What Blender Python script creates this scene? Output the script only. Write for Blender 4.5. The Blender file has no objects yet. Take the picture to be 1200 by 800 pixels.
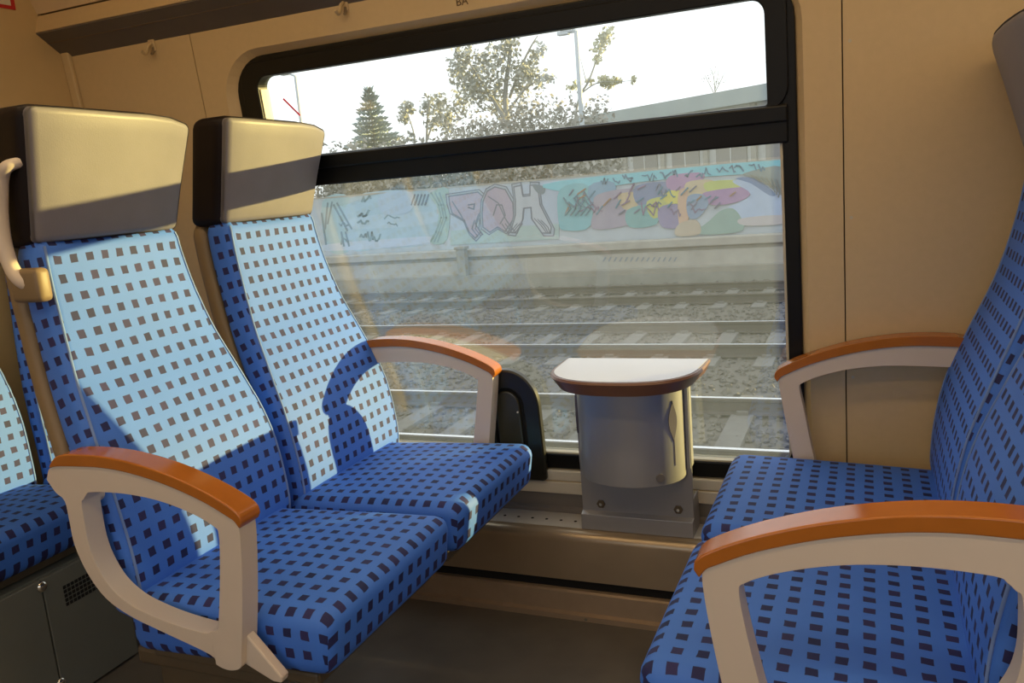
import bpy, bmesh, math, random
from mathutils import Vector, Matrix
random.seed(7)
scene = bpy.context.scene
col = scene.collection

# ------------------------------------------------------------------ camera
CAM = Vector((0.0, -1.981, 1.10))
CR = Vector((0.91996333, 0.38335206, -0.08190651))
CU = Vector((0.0032862, 0.2013936, 0.97950488))
CF = Vector((-0.39199066, 0.90137773, -0.18401496))
FPX = 981.5
cd = bpy.data.cameras.new('camera')
cd.sensor_width = 36.0
cd.lens = FPX / 1200 * 36.0
cd.clip_start = 0.02
cd.clip_end = 500
cam = bpy.data.objects.new('camera', cd)
cam.matrix_world = Matrix(((CR.x, CU.x, -CF.x, CAM.x), (CR.y, CU.y, -CF.y, CAM.y), (CR.z, CU.z, -CF.z, CAM.z), (0, 0, 0, 1)))
col.objects.link(cam)
scene.camera = cam

# ------------------------------------------------------------------ world, sun, exposure
wd = bpy.data.worlds.new('sky')
scene.world = wd
wd.use_nodes = True
bg = wd.node_tree.nodes['Background']
bg.inputs[0].default_value = (0.93, 0.97, 1.0, 1)
bg.inputs[1].default_value = 1.45
SUN_DIR = Vector((1.18, 1.0, 0.112)).normalized()
sd = bpy.data.lights.new('sun', 'SUN')
sd.energy = 11.5
sd.color = (1.0, 0.76, 0.25)
sd.angle = math.radians(0.5)
sun = bpy.data.objects.new('sun', sd)
sun.rotation_euler = SUN_DIR.to_track_quat('Z', 'Y').to_euler()
sun.location = SUN_DIR * 40
col.objects.link(sun)
vs = scene.view_settings
vs.view_transform = 'Standard'
vs.look = 'None'
vs.gamma = 1.0
vs.use_curve_mapping = False
vs.exposure = 0.0


def portal(name, loc, sx, sy, rot):
    l = bpy.data.lights.new(name, 'AREA')
    l.shape = 'RECTANGLE'
    l.size = sx
    l.size_y = sy
    l.cycles.is_portal = True
    o = bpy.data.objects.new(name, l)
    o.location = loc
    o.rotation_euler = rot
    col.objects.link(o)


def ray(px, py):
    return CF + CR * ((px - 600) / FPX) - CU * ((py - 400) / FPX)


def at(px, py, axis, val):
    d = ray(px, py)
    return CAM + d * ((val - CAM[axis]) / d[axis])


# ------------------------------------------------------------------ materials
def nt(name):
    m = bpy.data.materials.new(name)
    m.use_nodes = True
    return m, m.node_tree, m.node_tree.nodes['Principled BSDF']


def mat(name, rgb, rough=0.5, metal=0.0, noise=0.0, nscale=20.0, bump=0.0, bscale=200.0, spec=0.5, sheen=0.0, detail=4.0):
    m, t, b = nt(name)
    b.inputs['Base Color'].default_value = (*rgb, 1)
    b.inputs['Roughness'].default_value = rough
    b.inputs['Metallic'].default_value = metal
    b.inputs['Specular IOR Level'].default_value = spec
    if sheen:
        b.inputs['Sheen Weight'].default_value = sheen
    tc = t.nodes.new('ShaderNodeTexCoord')
    if noise:
        n = t.nodes.new('ShaderNodeTexNoise')
        n.inputs['Scale'].default_value = nscale
        n.inputs['Detail'].default_value = detail
        t.links.new(tc.outputs['Object'], n.inputs['Vector'])
        mx = t.nodes.new('ShaderNodeMix')
        mx.data_type = 'RGBA'
        mx.inputs[6].default_value = (*[max(0, c * (1 - noise)) for c in rgb], 1)
        mx.inputs[7].default_value = (*[min(1, c * (1 + noise)) for c in rgb], 1)
        t.links.new(n.outputs['Fac'], mx.inputs[0])
        t.links.new(mx.outputs[2], b.inputs['Base Color'])
    if bump:
        n2 = t.nodes.new('ShaderNodeTexNoise')
        n2.inputs['Scale'].default_value = bscale
        n2.inputs['Detail'].default_value = 3
        t.links.new(tc.outputs['Object'], n2.inputs['Vector'])
        bp = t.nodes.new('ShaderNodeBump')
        bp.inputs['Strength'].default_value = bump
        bp.inputs['Distance'].default_value = 0.002
        t.links.new(n2.outputs['Fac'], bp.inputs['Height'])
        t.links.new(bp.outputs['Normal'], b.inputs['Normal'])
    return m


def fabric_material():
    m, t, b = nt('dotted_blue_fabric')
    N, L = t.nodes, t.links
    uv = N.new('ShaderNodeUVMap')
    uv.uv_map = 'UVMap'
    # slight irregularity of the print
    nz = N.new('ShaderNodeTexNoise')
    nz.inputs['Scale'].default_value = 25
    L.new(uv.outputs[0], nz.inputs['Vector'])
    nsub = N.new('ShaderNodeVectorMath'); nsub.operation = 'SUBTRACT'
    nsub.inputs[1].default_value = (.5, .5, .5)
    L.new(nz.outputs['Color'], nsub.inputs[0])
    nscl = N.new('ShaderNodeVectorMath'); nscl.operation = 'SCALE'
    nscl.inputs['Scale'].default_value = 0.006
    L.new(nsub.outputs[0], nscl.inputs[0])
    add = N.new('ShaderNodeVectorMath'); add.operation = 'ADD'
    L.new(uv.outputs[0], add.inputs[0]); L.new(nscl.outputs[0], add.inputs[1])
    sc = N.new('ShaderNodeVectorMath'); sc.operation = 'MULTIPLY'
    sc.inputs[1].default_value = (1 / 0.0345, 1 / 0.0345, 1)
    L.new(add.outputs[0], sc.inputs[0])
    fr = N.new('ShaderNodeVectorMath'); fr.operation = 'FRACTION'
    L.new(sc.outputs[0], fr.inputs[0])
    fl = N.new('ShaderNodeVectorMath'); fl.operation = 'FLOOR'
    L.new(sc.outputs[0], fl.inputs[0])
    wn = N.new('ShaderNodeTexWhiteNoise'); wn.noise_dimensions = '2D'
    L.new(fl.outputs[0], wn.inputs['Vector'])
    sp = N.new('ShaderNodeSeparateXYZ')
    L.new(fr.outputs[0], sp.inputs[0])

    def inside(sock, lo, hi):
        a = N.new('ShaderNodeMath'); a.operation = 'GREATER_THAN'; a.inputs[1].default_value = lo
        c = N.new('ShaderNodeMath'); c.operation = 'LESS_THAN'; c.inputs[1].default_value = hi
        p = N.new('ShaderNodeMath'); p.operation = 'MULTIPLY'
        L.new(sock, a.inputs[0]); L.new(sock, c.inputs[0])
        L.new(a.outputs[0], p.inputs[0]); L.new(c.outputs[0], p.inputs[1])
        return p.outputs[0]
    mk = N.new('ShaderNodeMath'); mk.operation = 'MULTIPLY'
    L.new(inside(sp.outputs[0], .27, .73), mk.inputs[0])
    L.new(inside(sp.outputs[1], .26, .72), mk.inputs[1])
    # dot colour varies from navy to plum
    dc = N.new('ShaderNodeMix'); dc.data_type = 'RGBA'
    dc.inputs[6].default_value = (.013, .018, .085, 1)
    dc.inputs[7].default_value = (.030, .027, .115, 1)
    L.new(wn.outputs['Value'], dc.inputs[0])
    n2 = N.new('ShaderNodeTexNoise')
    n2.inputs['Scale'].default_value = 9
    n2.inputs['Detail'].default_value = 5
    L.new(uv.outputs[0], n2.inputs['Vector'])
    bc = N.new('ShaderNodeMix'); bc.data_type = 'RGBA'
    bc.inputs[6].default_value = (.030, .150, .63, 1)
    bc.inputs[7].default_value = (.042, .185, .75, 1)
    L.new(n2.outputs['Fac'], bc.inputs[0])
    mx = N.new('ShaderNodeMix'); mx.data_type = 'RGBA'
    L.new(mk.outputs[0], mx.inputs[0])
    L.new(bc.outputs[2], mx.inputs[6]); L.new(dc.outputs[2], mx.inputs[7])
    L.new(mx.outputs[2], b.inputs['Base Color'])
    b.inputs['Roughness'].default_value = .68
    spm = N.new('ShaderNodeMapRange')
    spm.inputs['To Min'].default_value = .75
    spm.inputs['To Max'].default_value = .32
    L.new(mk.outputs[0], spm.inputs['Value'])
    L.new(spm.outputs[0], b.inputs['Specular IOR Level'])
    n3 = N.new('ShaderNodeTexNoise')
    n3.inputs['Scale'].default_value = 700
    L.new(uv.outputs[0], n3.inputs['Vector'])
    bp = N.new('ShaderNodeBump')
    bp.inputs['Strength'].default_value = .25
    bp.inputs['Distance'].default_value = .001
    L.new(n3.outputs['Fac'], bp.inputs['Height'])
    L.new(bp.outputs['Normal'], b.inputs['Normal'])
    return m


def glass_material(name, dust, refl):
    m = bpy.data.materials.new(name)
    m.use_nodes = True
    t = m.node_tree
    t.nodes.clear()
    N, L = t.nodes, t.links
    out = N.new('ShaderNodeOutputMaterial')
    tr = N.new('ShaderNodeBsdfTransparent')
    tr.inputs[0].default_value = (.97, .985, .98, 1)
    gl = N.new('ShaderNodeBsdfGlossy')
    gl.inputs['Roughness'].default_value = 0.0
    gl.inputs[0].default_value = (1, 1, 1, 1)
    lw = N.new('ShaderNodeLayerWeight')
    lw.inputs[0].default_value = .5
    pw = N.new('ShaderNodeMath'); pw.operation = 'POWER'; pw.inputs[1].default_value = 4
    L.new(lw.outputs['Facing'], pw.inputs[0])
    ma = N.new('ShaderNodeMath'); ma.operation = 'MULTIPLY_ADD'
    ma.inputs[1].default_value = .6; ma.inputs[2].default_value = refl
    L.new(pw.outputs[0], ma.inputs[0])
    m1 = N.new('ShaderNodeMixShader')
    L.new(ma.outputs[0], m1.inputs[0]); L.new(tr.outputs[0], m1.inputs[1]); L.new(gl.outputs[0], m1.inputs[2])
    df = N.new('ShaderNodeBsdfTranslucent')
    df.inputs[0].default_value = (.62, .76, 1.0, 1)
    tc = N.new('ShaderNodeTexCoord')
    mp = N.new('ShaderNodeMapping')
    mp.inputs['Scale'].default_value = (9, 1.5, 1.5)
    L.new(tc.outputs['Object'], mp.inputs[0])
    nz = N.new('ShaderNodeTexNoise')
    nz.inputs['Scale'].default_value = 4
    nz.inputs['Detail'].default_value = 6
    L.new(mp.outputs[0], nz.inputs['Vector'])
    md = N.new('ShaderNodeMath'); md.operation = 'MULTIPLY_ADD'; md.inputs[1].default_value = dust * .8; md.inputs[2].default_value = dust * .6
    L.new(nz.outputs['Fac'], md.inputs[0])
    m2 = N.new('ShaderNodeMixShader')
    L.new(md.outputs[0], m2.inputs[0]); L.new(m1.outputs[0], m2.inputs[1]); L.new(df.outputs[0], m2.inputs[2])
    L.new(m2.outputs[0], out.inputs[0])
    return m


M = {}
M['fabric'] = fabric_material()
M['piping'] = mat('piping_fabric', (.16, .26, .55), .8)
M['wall'] = mat('wall_laminate', (.62, .46, .25), .45, noise=.05, nscale=60, bump=.15, bscale=500)
M['wallgrey'] = mat('end_wall_laminate', (.62, .45, .23), .5, noise=.04, nscale=30)
M['backing'] = mat('dark_backing', (.16, .11, .06), .8)
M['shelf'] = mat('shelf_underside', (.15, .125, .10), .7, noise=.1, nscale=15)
M['ceil'] = mat('ceiling_laminate', (.72, .56, .36), .5, noise=.03)
M['floor'] = mat('floor_linoleum', (.11, .098, .082), .42, noise=.35, nscale=10, bump=.1, bscale=300, detail=8)
M['black'] = mat('black_rubber', (.005, .0048, .0045), .4, noise=.3, nscale=30, spec=.3)
M['blackplastic'] = mat('black_plastic', (.018, .017, .013), .28)
M['olive'] = mat('dark_olive_plastic', (.045, .043, .028), .25)
M['sill'] = mat('pale_sill', (.60, .55, .45), .45)
M['strip'] = mat('pale_seal_lit_edge', (.55, .50, .38), .5)
M['vinyl'] = mat('grey_vinyl', (.21, .195, .21), .44, noise=.12, nscale=14, bump=.12, bscale=400, spec=.36)
M['vinyldark'] = mat('dark_brown_vinyl', (.010, .006, .006), .5, spec=.2, bump=.1, bscale=300)
M['shell'] = mat('brown_plastic_shell', (.22, .155, .085), .5, noise=.06)
M['beige'] = mat('beige_plastic', (.66, .56, .46), .42, noise=.04, nscale=12)
M['orange'] = mat('orange_varnished_wood', (.42, .135, .020), .15, noise=.12, nscale=30)
M['pedestal'] = mat('dark_brown_metal', (.10, .075, .045), .5, noise=.1)
M['greybox'] = mat('grey_green_panel', (.16, .165, .14), .55, noise=.15, nscale=8)
M['chrome'] = mat('chrome', (.8, .78, .7), .2, metal=1.0)
M['alu'] = mat('brushed_aluminium', (.62, .60, .57), .35, metal=.25, noise=.1, nscale=30)
M['duct'] = mat('duct_front_metal', (.38, .30, .21), .32, metal=.55, noise=.15, nscale=9)
M['kick'] = mat('kick_strip_metal', (.36, .27, .19), .4, metal=.4, noise=.15)
M['darkgrey'] = mat('dark_grey_metal', (.20, .18, .165), .5, metal=.2)
M['gap'] = mat('joint_black', (.004, .004, .004), .9)
M['tabletop'] = mat('white_laminate', (.60, .61, .69), .22, noise=.02)
M['tableedge'] = mat('brown_edge_band', (.19, .085, .05), .35, noise=.1)
M['bin'] = mat('grey_bin_metal', (.33, .33, .35), .36, metal=.35, noise=.04)
M['leaf'] = mat('violet_grey_inset', (.10, .09, .13), .5)
M['glass_lower'] = glass_material('dusty_window_glass', .03, .085)
M['glass_upper'] = glass_material('clear_window_glass', .03, .04)
M['signwhite'] = mat('sign_white', (.75, .68, .55), .5)
M['signred'] = mat('sign_red', (.55, .02, .02), .5)
M['stickred'] = mat('sticker_red', (.85, .03, .08), .5)
M['ink'] = mat('dark_ink', (.12, .07, .03), .6)
em = bpy.data.materials.new('warm_fill_glow')
em.use_nodes = True
_b = em.node_tree.nodes['Principled BSDF']
_b.inputs['Emission Color'].default_value = (1.0, .74, .42, 1)
_b.inputs['Emission Strength'].default_value = 9.0
M['fillglow'] = em  # glow of the added fill strips
# outside
M['ballast'] = mat('ballast', (.112, .099, .085), .95, noise=.5, nscale=18, bump=.8, bscale=30, detail=10)
M['stone'] = mat('ballast_stone', (.120, .109, .097), .95, noise=.4, nscale=9)
M['rail'] = mat('polished_rail', (.75, .75, .76), .22, metal=1.0)
M['railrust'] = mat('rusty_rail', (.085, .07, .058), .8)
M['sleeper'] = mat('concrete_sleeper', (.145, .137, .128), .9, noise=.25, nscale=12)
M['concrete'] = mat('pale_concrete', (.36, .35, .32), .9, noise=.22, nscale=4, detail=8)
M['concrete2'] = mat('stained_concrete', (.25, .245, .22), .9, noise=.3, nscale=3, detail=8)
M['wallpaint'] = mat('painted_wall', (.42, .475, .53), .85, noise=.15, nscale=3, detail=8)
M['bark'] = mat('bark', (.28, .28, .27), .9)
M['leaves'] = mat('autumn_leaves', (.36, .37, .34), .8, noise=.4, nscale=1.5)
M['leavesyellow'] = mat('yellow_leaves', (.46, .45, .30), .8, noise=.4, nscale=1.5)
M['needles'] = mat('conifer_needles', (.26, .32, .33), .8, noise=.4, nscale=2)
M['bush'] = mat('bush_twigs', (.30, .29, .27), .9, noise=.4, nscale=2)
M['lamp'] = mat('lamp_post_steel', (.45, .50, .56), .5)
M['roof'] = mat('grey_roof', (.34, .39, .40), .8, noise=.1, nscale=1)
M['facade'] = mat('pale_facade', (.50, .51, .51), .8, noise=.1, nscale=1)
M['facadewin'] = mat('dark_window', (.26, .25, .24), .3)


# ------------------------------------------------------------------ mesh helpers
class MB:
    def __init__(self):
        self.v, self.f, self.uv = [], [], []

    def add(self, vs, fs, uvs=None):
        o = len(self.v)
        self.v += [tuple(p) for p in vs]
        for i, f in enumerate(fs):
            self.f.append([o + k for k in f])
            self.uv.append(uvs[i] if uvs else None)
        return self

    def box(self, x0, x1, y0, y1, z0, z1):
        vs = [(x, y, z) for x in (x0, x1) for y in (y0, y1) for z in (z0, z1)]
        return self.add(vs, [(0, 1, 3, 2), (4, 6, 7, 5), (0, 4, 5, 1), (2, 3, 7, 6), (0, 2, 6, 4), (1, 5, 7, 3)])

    def ring(self, A, B, close=True):
        """quads between two loops of equal length"""
        n = len(A)
        vs = list(A) + list(B)
        fs = [(i, (i + 1) % n, n + (i + 1) % n, n + i) for i in range(n if close else n - 1)]
        return self.add(vs, fs)

    def poly(self, A):
        return self.add(A, [tuple(range(len(A)))])

    def tube(self, pts, r, seg=8, caps=True):
        pts = [Vector(p) for p in pts]
        rs = r if isinstance(r, (list, tuple)) else [r] * len(pts)
        loops = []
        ref = None
        for i, p in enumerate(pts):
            d = (pts[min(i + 1, len(pts) - 1)] - pts[max(i - 1, 0)]).normalized()
            if ref is None:
                ref = Vector((0, 0, 1)) if abs(d.z) < .9 else Vector((1, 0, 0))
            a = d.cross(ref).normalized()
            b = a.cross(d).normalized()
            ref = b
            loops.append([p + (a * math.cos(q) + b * math.sin(q)) * rs[i] for q in [2 * math.pi * k / seg for k in range(seg)]])
        for i in range(len(loops) - 1):
            self.ring(loops[i], loops[i + 1])
        if caps:
            self.poly(loops[0]); self.poly(loops[-1])
        return self

    def cyl(self, c, axis, r, h, seg=16):
        c = Vector(c); axis = Vector(axis).normalized()
        return self.tube([c, c + axis * h], r, seg)

    def build(self, name, m, parent=None, smooth=0, bevel=0, bseg=2, merge=True, origin=None):
        me = bpy.data.meshes.new(name)
        org = Vector(origin) if origin is not None else root_of(parent)
        me.from_pydata([tuple(Vector(p) - org) for p in self.v], [], self.f)
        if any(u for u in self.uv):
            lay = me.uv_layers.new(name='UVMap')
            k = 0
            for i, f in enumerate(self.f):
                u = self.uv[i]
                for j in range(len(f)):
                    if u:
                        lay.data[k].uv = u[j]
                    k += 1
        bm = bmesh.new()
        bm.from_mesh(me)
        if merge:
            bmesh.ops.remove_doubles(bm, verts=bm.verts, dist=1e-5)
        bmesh.ops.recalc_face_normals(bm, faces=bm.faces)
        bm.to_mesh(me)
        bm.free()
        return link(name, me, m, parent, smooth, bevel, bseg, org if origin is not None and parent is None else None)


ORG = {}


def root_of(p):
    while p is not None and p.parent is not None:
        p = p.parent
    return Vector(ORG.get(p.name, (0, 0, 0))) if p is not None else Vector((0, 0, 0))


def link(name, me, m, parent=None, smooth=0, bevel=0, bseg=2, loc=None):
    me.materials.append(M[m] if isinstance(m, str) else m)
    o = bpy.data.objects.new(name, me)
    col.objects.link(o)
    if loc is not None:
        o.location = loc
        ORG[o.name] = tuple(loc)
    if parent is not None:
        o.parent = parent
    if bevel:
        b = o.modifiers.new('bevel', 'BEVEL')
        b.width = bevel; b.segments = bseg; b.limit_method = 'ANGLE'; b.angle_limit = math.radians(40)
        b.harden_normals = False
    if smooth:
        for p in me.polygons:
            p.use_smooth = True
        me.set_sharp_from_angle(angle=math.radians(smooth))
    return o


def empty(name, loc):
    o = bpy.data.objects.new(name, None)
    o.location = loc
    o.empty_display_size = .1
    col.objects.link(o)
    ORG[o.name] = tuple(loc)
    return o


def tag(o, label=None, cat=None, group=None, kind=None):
    if label: o['label'] = label
    if cat: o['category'] = cat
    if group: o['group'] = group
    if kind: o['kind'] = kind
    return o


def rrect(x0, x1, v0, v1, r, n=8, rb=None):
    """rounded rectangle, counter clockwise from lower right"""
    pts = []
    rb = r if rb is None else rb
    rt = r
    for cx, cy, a0, r in ((x1 - rb, v0 + rb, -90, rb), (x1 - rt, v1 - rt, 0, rt), (x0 + rt, v1 - rt, 90, rt), (x0 + rb, v0 + rb, 180, rb)):
        for k in range(n + 1):
            a = math.radians(a0 + 90 * k / n)
            pts.append((cx + r * math.cos(a), cy + r * math.sin(a)))
    return pts


def resample(pts, n, closed=True):
    P = [Vector((p[0], p[1], 0)) for p in pts]
    if closed:
        P.append(P[0])
    L = [0]
    for i in range(1, len(P)):
        L.append(L[-1] + (P[i] - P[i - 1]).length)
    out = []
    m = n if closed else n - 1
    for k in range(n):
        s = L[-1] * k / m
        i = 1
        while i < len(L) - 1 and L[i] < s:
            i += 1
        t = (s - L[i - 1]) / max(1e-9, L[i] - L[i - 1])
        q = P[i - 1].lerp(P[i], min(1, max(0, t)))
        out.append((q.x, q.y))
    return out


def smooth_path(pts, n=4):
    """Catmull-Rom through 3D points"""
    P = [Vector(p) for p in pts]
    P = [P[0] * 2 - P[1]] + P + [P[-1] * 2 - P[-2]]
    out = []
    for i in range(1, len(P) - 2):
        for k in range(n):
            t = k / n
            a, b, c, d = P[i - 1], P[i], P[i + 1], P[i + 2]
            out.append(.5 * ((2 * b) + (c - a) * t + (2 * a - 5 * b + 4 * c - d) * t * t + (3 * b - a - 3 * c + d) * t ** 3))
    out.append(P[-2])
    return out


def rounded_box(w, d, h, r, seg=3, cuts=0):
    """bmesh box centred on origin, x=d, y=w, z=h"""
    bm = bmesh.new()
    bmesh.ops.create_cube(bm, size=1)
    for v in bm.verts:
        v.co = Vector((v.co.x * d, v.co.y * w, v.co.z * h))
    if cuts:
        bmesh.ops.subdivide_edges(bm, edges=bm.edges[:], cuts=cuts, use_grid_fill=True)
    es = [e for e in bm.edges if len(e.link_faces) == 2 and e.calc_face_angle() > 1]
    bmesh.ops.bevel(bm, geom=es, offset=r, segments=seg, profile=.5, affect='EDGES')
    return bm


def finish_bm(bm, name, m, parent, uvfun=None, smooth=40):
    bmesh.ops.recalc_face_normals(bm, faces=bm.faces)
    if uvfun:
        lay = bm.loops.layers.uv.new('UVMap')
        bm.normal_update()
        for f in bm.faces:
            for l in f.loops:
                l[lay].uv = uvfun(l.vert.co, f.normal)
    org = root_of(parent)
    for v in bm.verts:
        v.co = v.co - org
    me = bpy.data.meshes.new(name)
    bm.to_mesh(me)
    bm.free()
    return link(name, me, m, parent, smooth)


# ------------------------------------------------------------------ window wall frame
AL = math.radians(5)
CA, SA = math.cos(AL), math.sin(AL)


def WP(x, v, n=0.0):
    return (x, n * CA - v * SA, .26 + v * CA + n * SA)


def wall_plate(mb, loop_o, loop_i, n0, n1):
    """ring plate in wall coordinates between two 2D loops"""
    A0 = [WP(x, v, n0) for x, v in loop_o]; B0 = [WP(x, v, n0) for x, v in loop_i]
    A1 = [WP(x, v, n1) for x, v in loop_o]; B1 = [WP(x, v, n1) for x, v in loop_i]
    mb.ring(A0, B0); mb.ring(B0, B1); mb.ring(B1, A1); mb.ring(A1, A0)
    return mb


def wall_solid(mb, loop, n0, n1):
    A = [WP(x, v, n0) for x, v in loop]; B = [WP(x, v, n1) for x, v in loop]
    mb.poly(A); mb.poly(B); mb.ring(A, B)
    return mb


def to_rect(loop, x0, x1, v0, v1):
    """project a loop outward from its centre onto a rectangle, keeping the corners"""
    cx, cy = (min(p[0] for p in loop) + max(p[0] for p in loop)) / 2, (min(p[1] for p in loop) + max(p[1] for p in loop)) / 2
    out = []
    for x, y in loop:
        dx, dy = x - cx, y - cy
        t = 1e9
        if dx > 1e-9: t = min(t, (x1 - cx) / dx)
        if dx < -1e-9: t = min(t, (x0 - cx) / dx)
        if dy > 1e-9: t = min(t, (v1 - cy) / dy)
        if dy < -1e-9: t = min(t, (v0 - cy) / dy)
        out.append([cx + dx * t, cy + dy * t])
    for c in ((x0, v0), (x0, v1), (x1, v0), (x1, v1)):
        k = min(range(len(out)), key=lambda i: (out[i][0] - c[0]) ** 2 + (out[i][1] - c[1]) ** 2)
        out[k] = list(c)
    return [tuple(p) for p in out]


XL, XR = -2.152, 3.4          # coach interior along x
LB = rrect(-1.565, -.140, .093, 1.227, .10)
LA = rrect(-1.600, -.122, .059, 1.248, .125)

mb = MB()
o_loop = to_rect(LB, XL - .1, XR, -.27, 1.9)
wall_plate(mb, o_loop, LB, .024, .07)
wall_back = tag(mb.build('wall_back', 'backing'), 'dark backing of the leaning window wall', kind='structure')

# window panel with chamfered rounded opening
mb = MB()
po = to_rect(LA, -1.6795, -.0485, .024, 1.42)
A = [WP(x, v, 0) for x, v in po]; B = [WP(x, v, 0) for x, v in LA]; C_ = [WP(x, v, .022) for x, v in LB]; D = [WP(x, v, .022) for x, v in po]
mb.ring(A, B); mb.ring(B, C_); mb.ring(A, D)
mb.build('wall_panel', 'wall', wall_back)
wall_solid(MB(), [(XL, .024), (-1.6825, .024), (-1.6825, 1.42), (XL, 1.42)], 0, .02).build('wall_panel', 'wall', wall_back)
wall_solid(MB(), [(-.0458, .024), (1.55, .024), (1.55, 1.42), (-.0458, 1.42)], 0, .02).build('wall_panel', 'wall', wall_back)
wall_solid(MB(), [(1.555, .024), (XR, .024), (XR, 1.42), (1.555, 1.42)], 0, .02).build('wall_panel', 'wall', wall_back)
for x0, x1 in ((XL + .03, XR),):
    wall_solid(MB(), [(x0, .0245), (x1, .0245), (x1, .0585), (x0, .0585)], -.006, -.0005).build('sill_strip', 'sill', wall_back, bevel=.003)
wall_solid(MB(), [(-1.56, .0605), (-.15, .0605), (-.15, .0895), (-1.56, .0895)], -.003, .009).build('lit_sill_lip', 'sill', wall_back, bevel=.003)  # pale strip over the tan chamfer, painting in light the lip catches
# corner pilaster strip at the end wall
wall_solid(MB(), [(XL, .024), (XL + .030, .024), (XL + .030, 1.35), (XL, 1.35)], -.014, .0).build('corner_strip', 'wall', wall_back, bevel=.004)
for x, v in ((-.033, 1.069), (-.033, .715), (-.033, .36)):
    p = Vector(WP(x, v, .002))
    MB().cyl(p, (0, -CA, -SA), .0035, .003, 10).build('wall_screw', 'strip', wall_back)

# ------------------------------------------------------------------ window
win = wall_plate(MB(), rrect(-1.568, -.137, .090, 1.230, .10), rrect(-1.530, -.168, .132, 1.205, .04), .010, .055).build('window_1', 'black', bevel=.003)
tag(win, 'black rubber frame of the large train window', kind='structure')
wall_solid(MB(), [(-1.545, .881), (-.155, .881), (-.155, .962), (-1.545, .962)], .004, .05).build('crossbar', 'black', win, bevel=.004)
wall_solid(MB(), [(-1.545, .925), (-.155, .925), (-.155, .960), (-1.545, .960)], -.004, .01).build('crossbar_ledge', 'black', win, bevel=.004)
wall_plate(MB(), rrect(-1.545, -.152, .950, 1.216, .05), rrect(-1.493, -.196, .962, 1.176, .032, rb=.006), .002, .045).build('vent_sash', 'black', win, bevel=.003)
wall_solid(MB(), [(-1.4935, .99), (-1.4895, .99), (-1.4895, 1.145), (-1.4935, 1.145)], .010, .044).build('sash_lit_edge', 'strip', win)  # pale strip standing in for the sunlit inner edge of the black sash
wall_solid(MB(), [(-1.535, .127), (-.163, .127), (-.163, .89), (-1.535, .89)], .030, .036).build('window_pane', 'glass_lower', win)
wall_solid(MB(), [(-1.50, .955), (-.19, .955), (-.19, 1.183), (-1.50, 1.183)], .030, .036).build('window_pane', 'glass_upper', win)
wall_solid(MB(), [(-.1735, .134), (-.1680, .134), (-.1680, .880), (-.1735, .880)], .014, .030).build('pane_seal', 'strip', win)
wall_solid(MB(), [(-1.53, .1315), (-.172, .1315), (-.172, .1365), (-1.53, .1365)], .014, .030).build('pane_seal', 'strip', win)

# red diagonal of a sticker on the upper pane
a, b = Vector((-1.437, 1.115)), Vector((-1.393, 1.067))
dv = (b - a).normalized(); nv = Vector((-dv.y, dv.x)) * .0022
loop = [tuple(a + nv), tuple(b + nv), tuple(b - nv), tuple(a - nv)]
st = wall_solid(MB(), loop, .0285, .0298).build('window_sticker', 'stickred', origin=WP(-1.415, 1.09, .029))
tag(st, 'thin red diagonal stroke of a sticker on the upper window pane', 'sticker')

# black arched housing at the lower left of the window
def arch(x0, x1, v0, v1, n=14):
    r = (x1 - x0) / 2
    ry = min(v1 - v0, r * 1.15)
    pts = [(x0, v0), (x1, v0)]
    for k in range(n + 1):
        a = math.pi * k / n
        pts.append(((x0 + x1) / 2 + r * math.cos(a), v1 - ry + ry * math.sin(a)))
    return pts


hb = empty('arched_housing', WP(-.87, .10, 0))
tag(hb, 'black arched plastic housing with inset panel, standing between window armrest and half-round table', 'housing')
oa, ia = resample(arch(-.958, -.786, .062, .372), 60), resample(arch(-.918, -.830, .105, .322), 60)
wall_plate(MB(), oa, ia, -.014, .009).build('housing_rim', 'blackplastic', hb, smooth=30, bevel=.004)
wall_solid(MB(), resample(arch(-.924, -.824, .100, .328), 40), -.001, .008).build('housing_back', 'gap', hb)
wall_solid(MB(), arch(-.912, -.842, .108, .312), -.010, .000).build('inset_panel', 'olive', hb, bevel=.004)
MB().cyl(WP(-.848, .255, -.010), (0, -CA, -SA), .0025, .002, 8).build('screw', 'signwhite', hb)

# ------------------------------------------------------------------ heater duct, ledge, kick strip (run along the whole wall)
def run(profile, x0, x1):
    A = [(x0, y, z) for y, z in profile]; B = [(x1, y, z) for y, z in profile]
    m_ = MB(); m_.ring(A, B); m_.poly(A); m_.poly(B)
    return m_


step = run([(.03, .284), (-.001, .284), (.004, .245), (-.004, .240), (-.004, .228), (.03, .228)], XL, XR).build('trim_1', 'darkgrey')
tag(step, 'dark grey step of the wall under the sill', kind='structure')
ledge = run([(.02, .228)] + [(-.098 - .024 * math.sin(a), .204 + .024 * math.cos(a)) for a in [math.pi / 2 * k / 5 for k in range(6)]] + [(-.122, .100), (.02, .100)], XL, XR).build('trim_2', 'duct', smooth=40)
tag(ledge, 'metal heater duct with rounded edge along the window wall', kind='structure')
lt = MB().box(XL, XR, -.090, .0, .2282, .2290).build('ledge_plate', 'alu', ledge)
mbh = MB()
x = XL + .05
while x < XR:
    if not (-.69 < x < -.375):
        mbh.cyl((x, -.052, .2288), (0, 0, 1), .0042, .0008, 8)
    x += .040
tag(mbh.build('vent_holes', 'gap', ledge), kind='stuff')
gapo = MB().box(XL, XR, -.110, .02, .072, .100).build('trim_3', 'gap')
tag(gapo, 'black shadow gap under the heater duct', kind='structure')
kick = run([(.02, 0), (-.142, 0), (-.142, .014), (-.130, .018), (-.128, .068), (-.122, .072), (.02, .072)], XL, XR).build('baseboard_back', 'kick')
tag(kick, 'metal kick strip along the floor under the duct', kind='structure')
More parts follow.
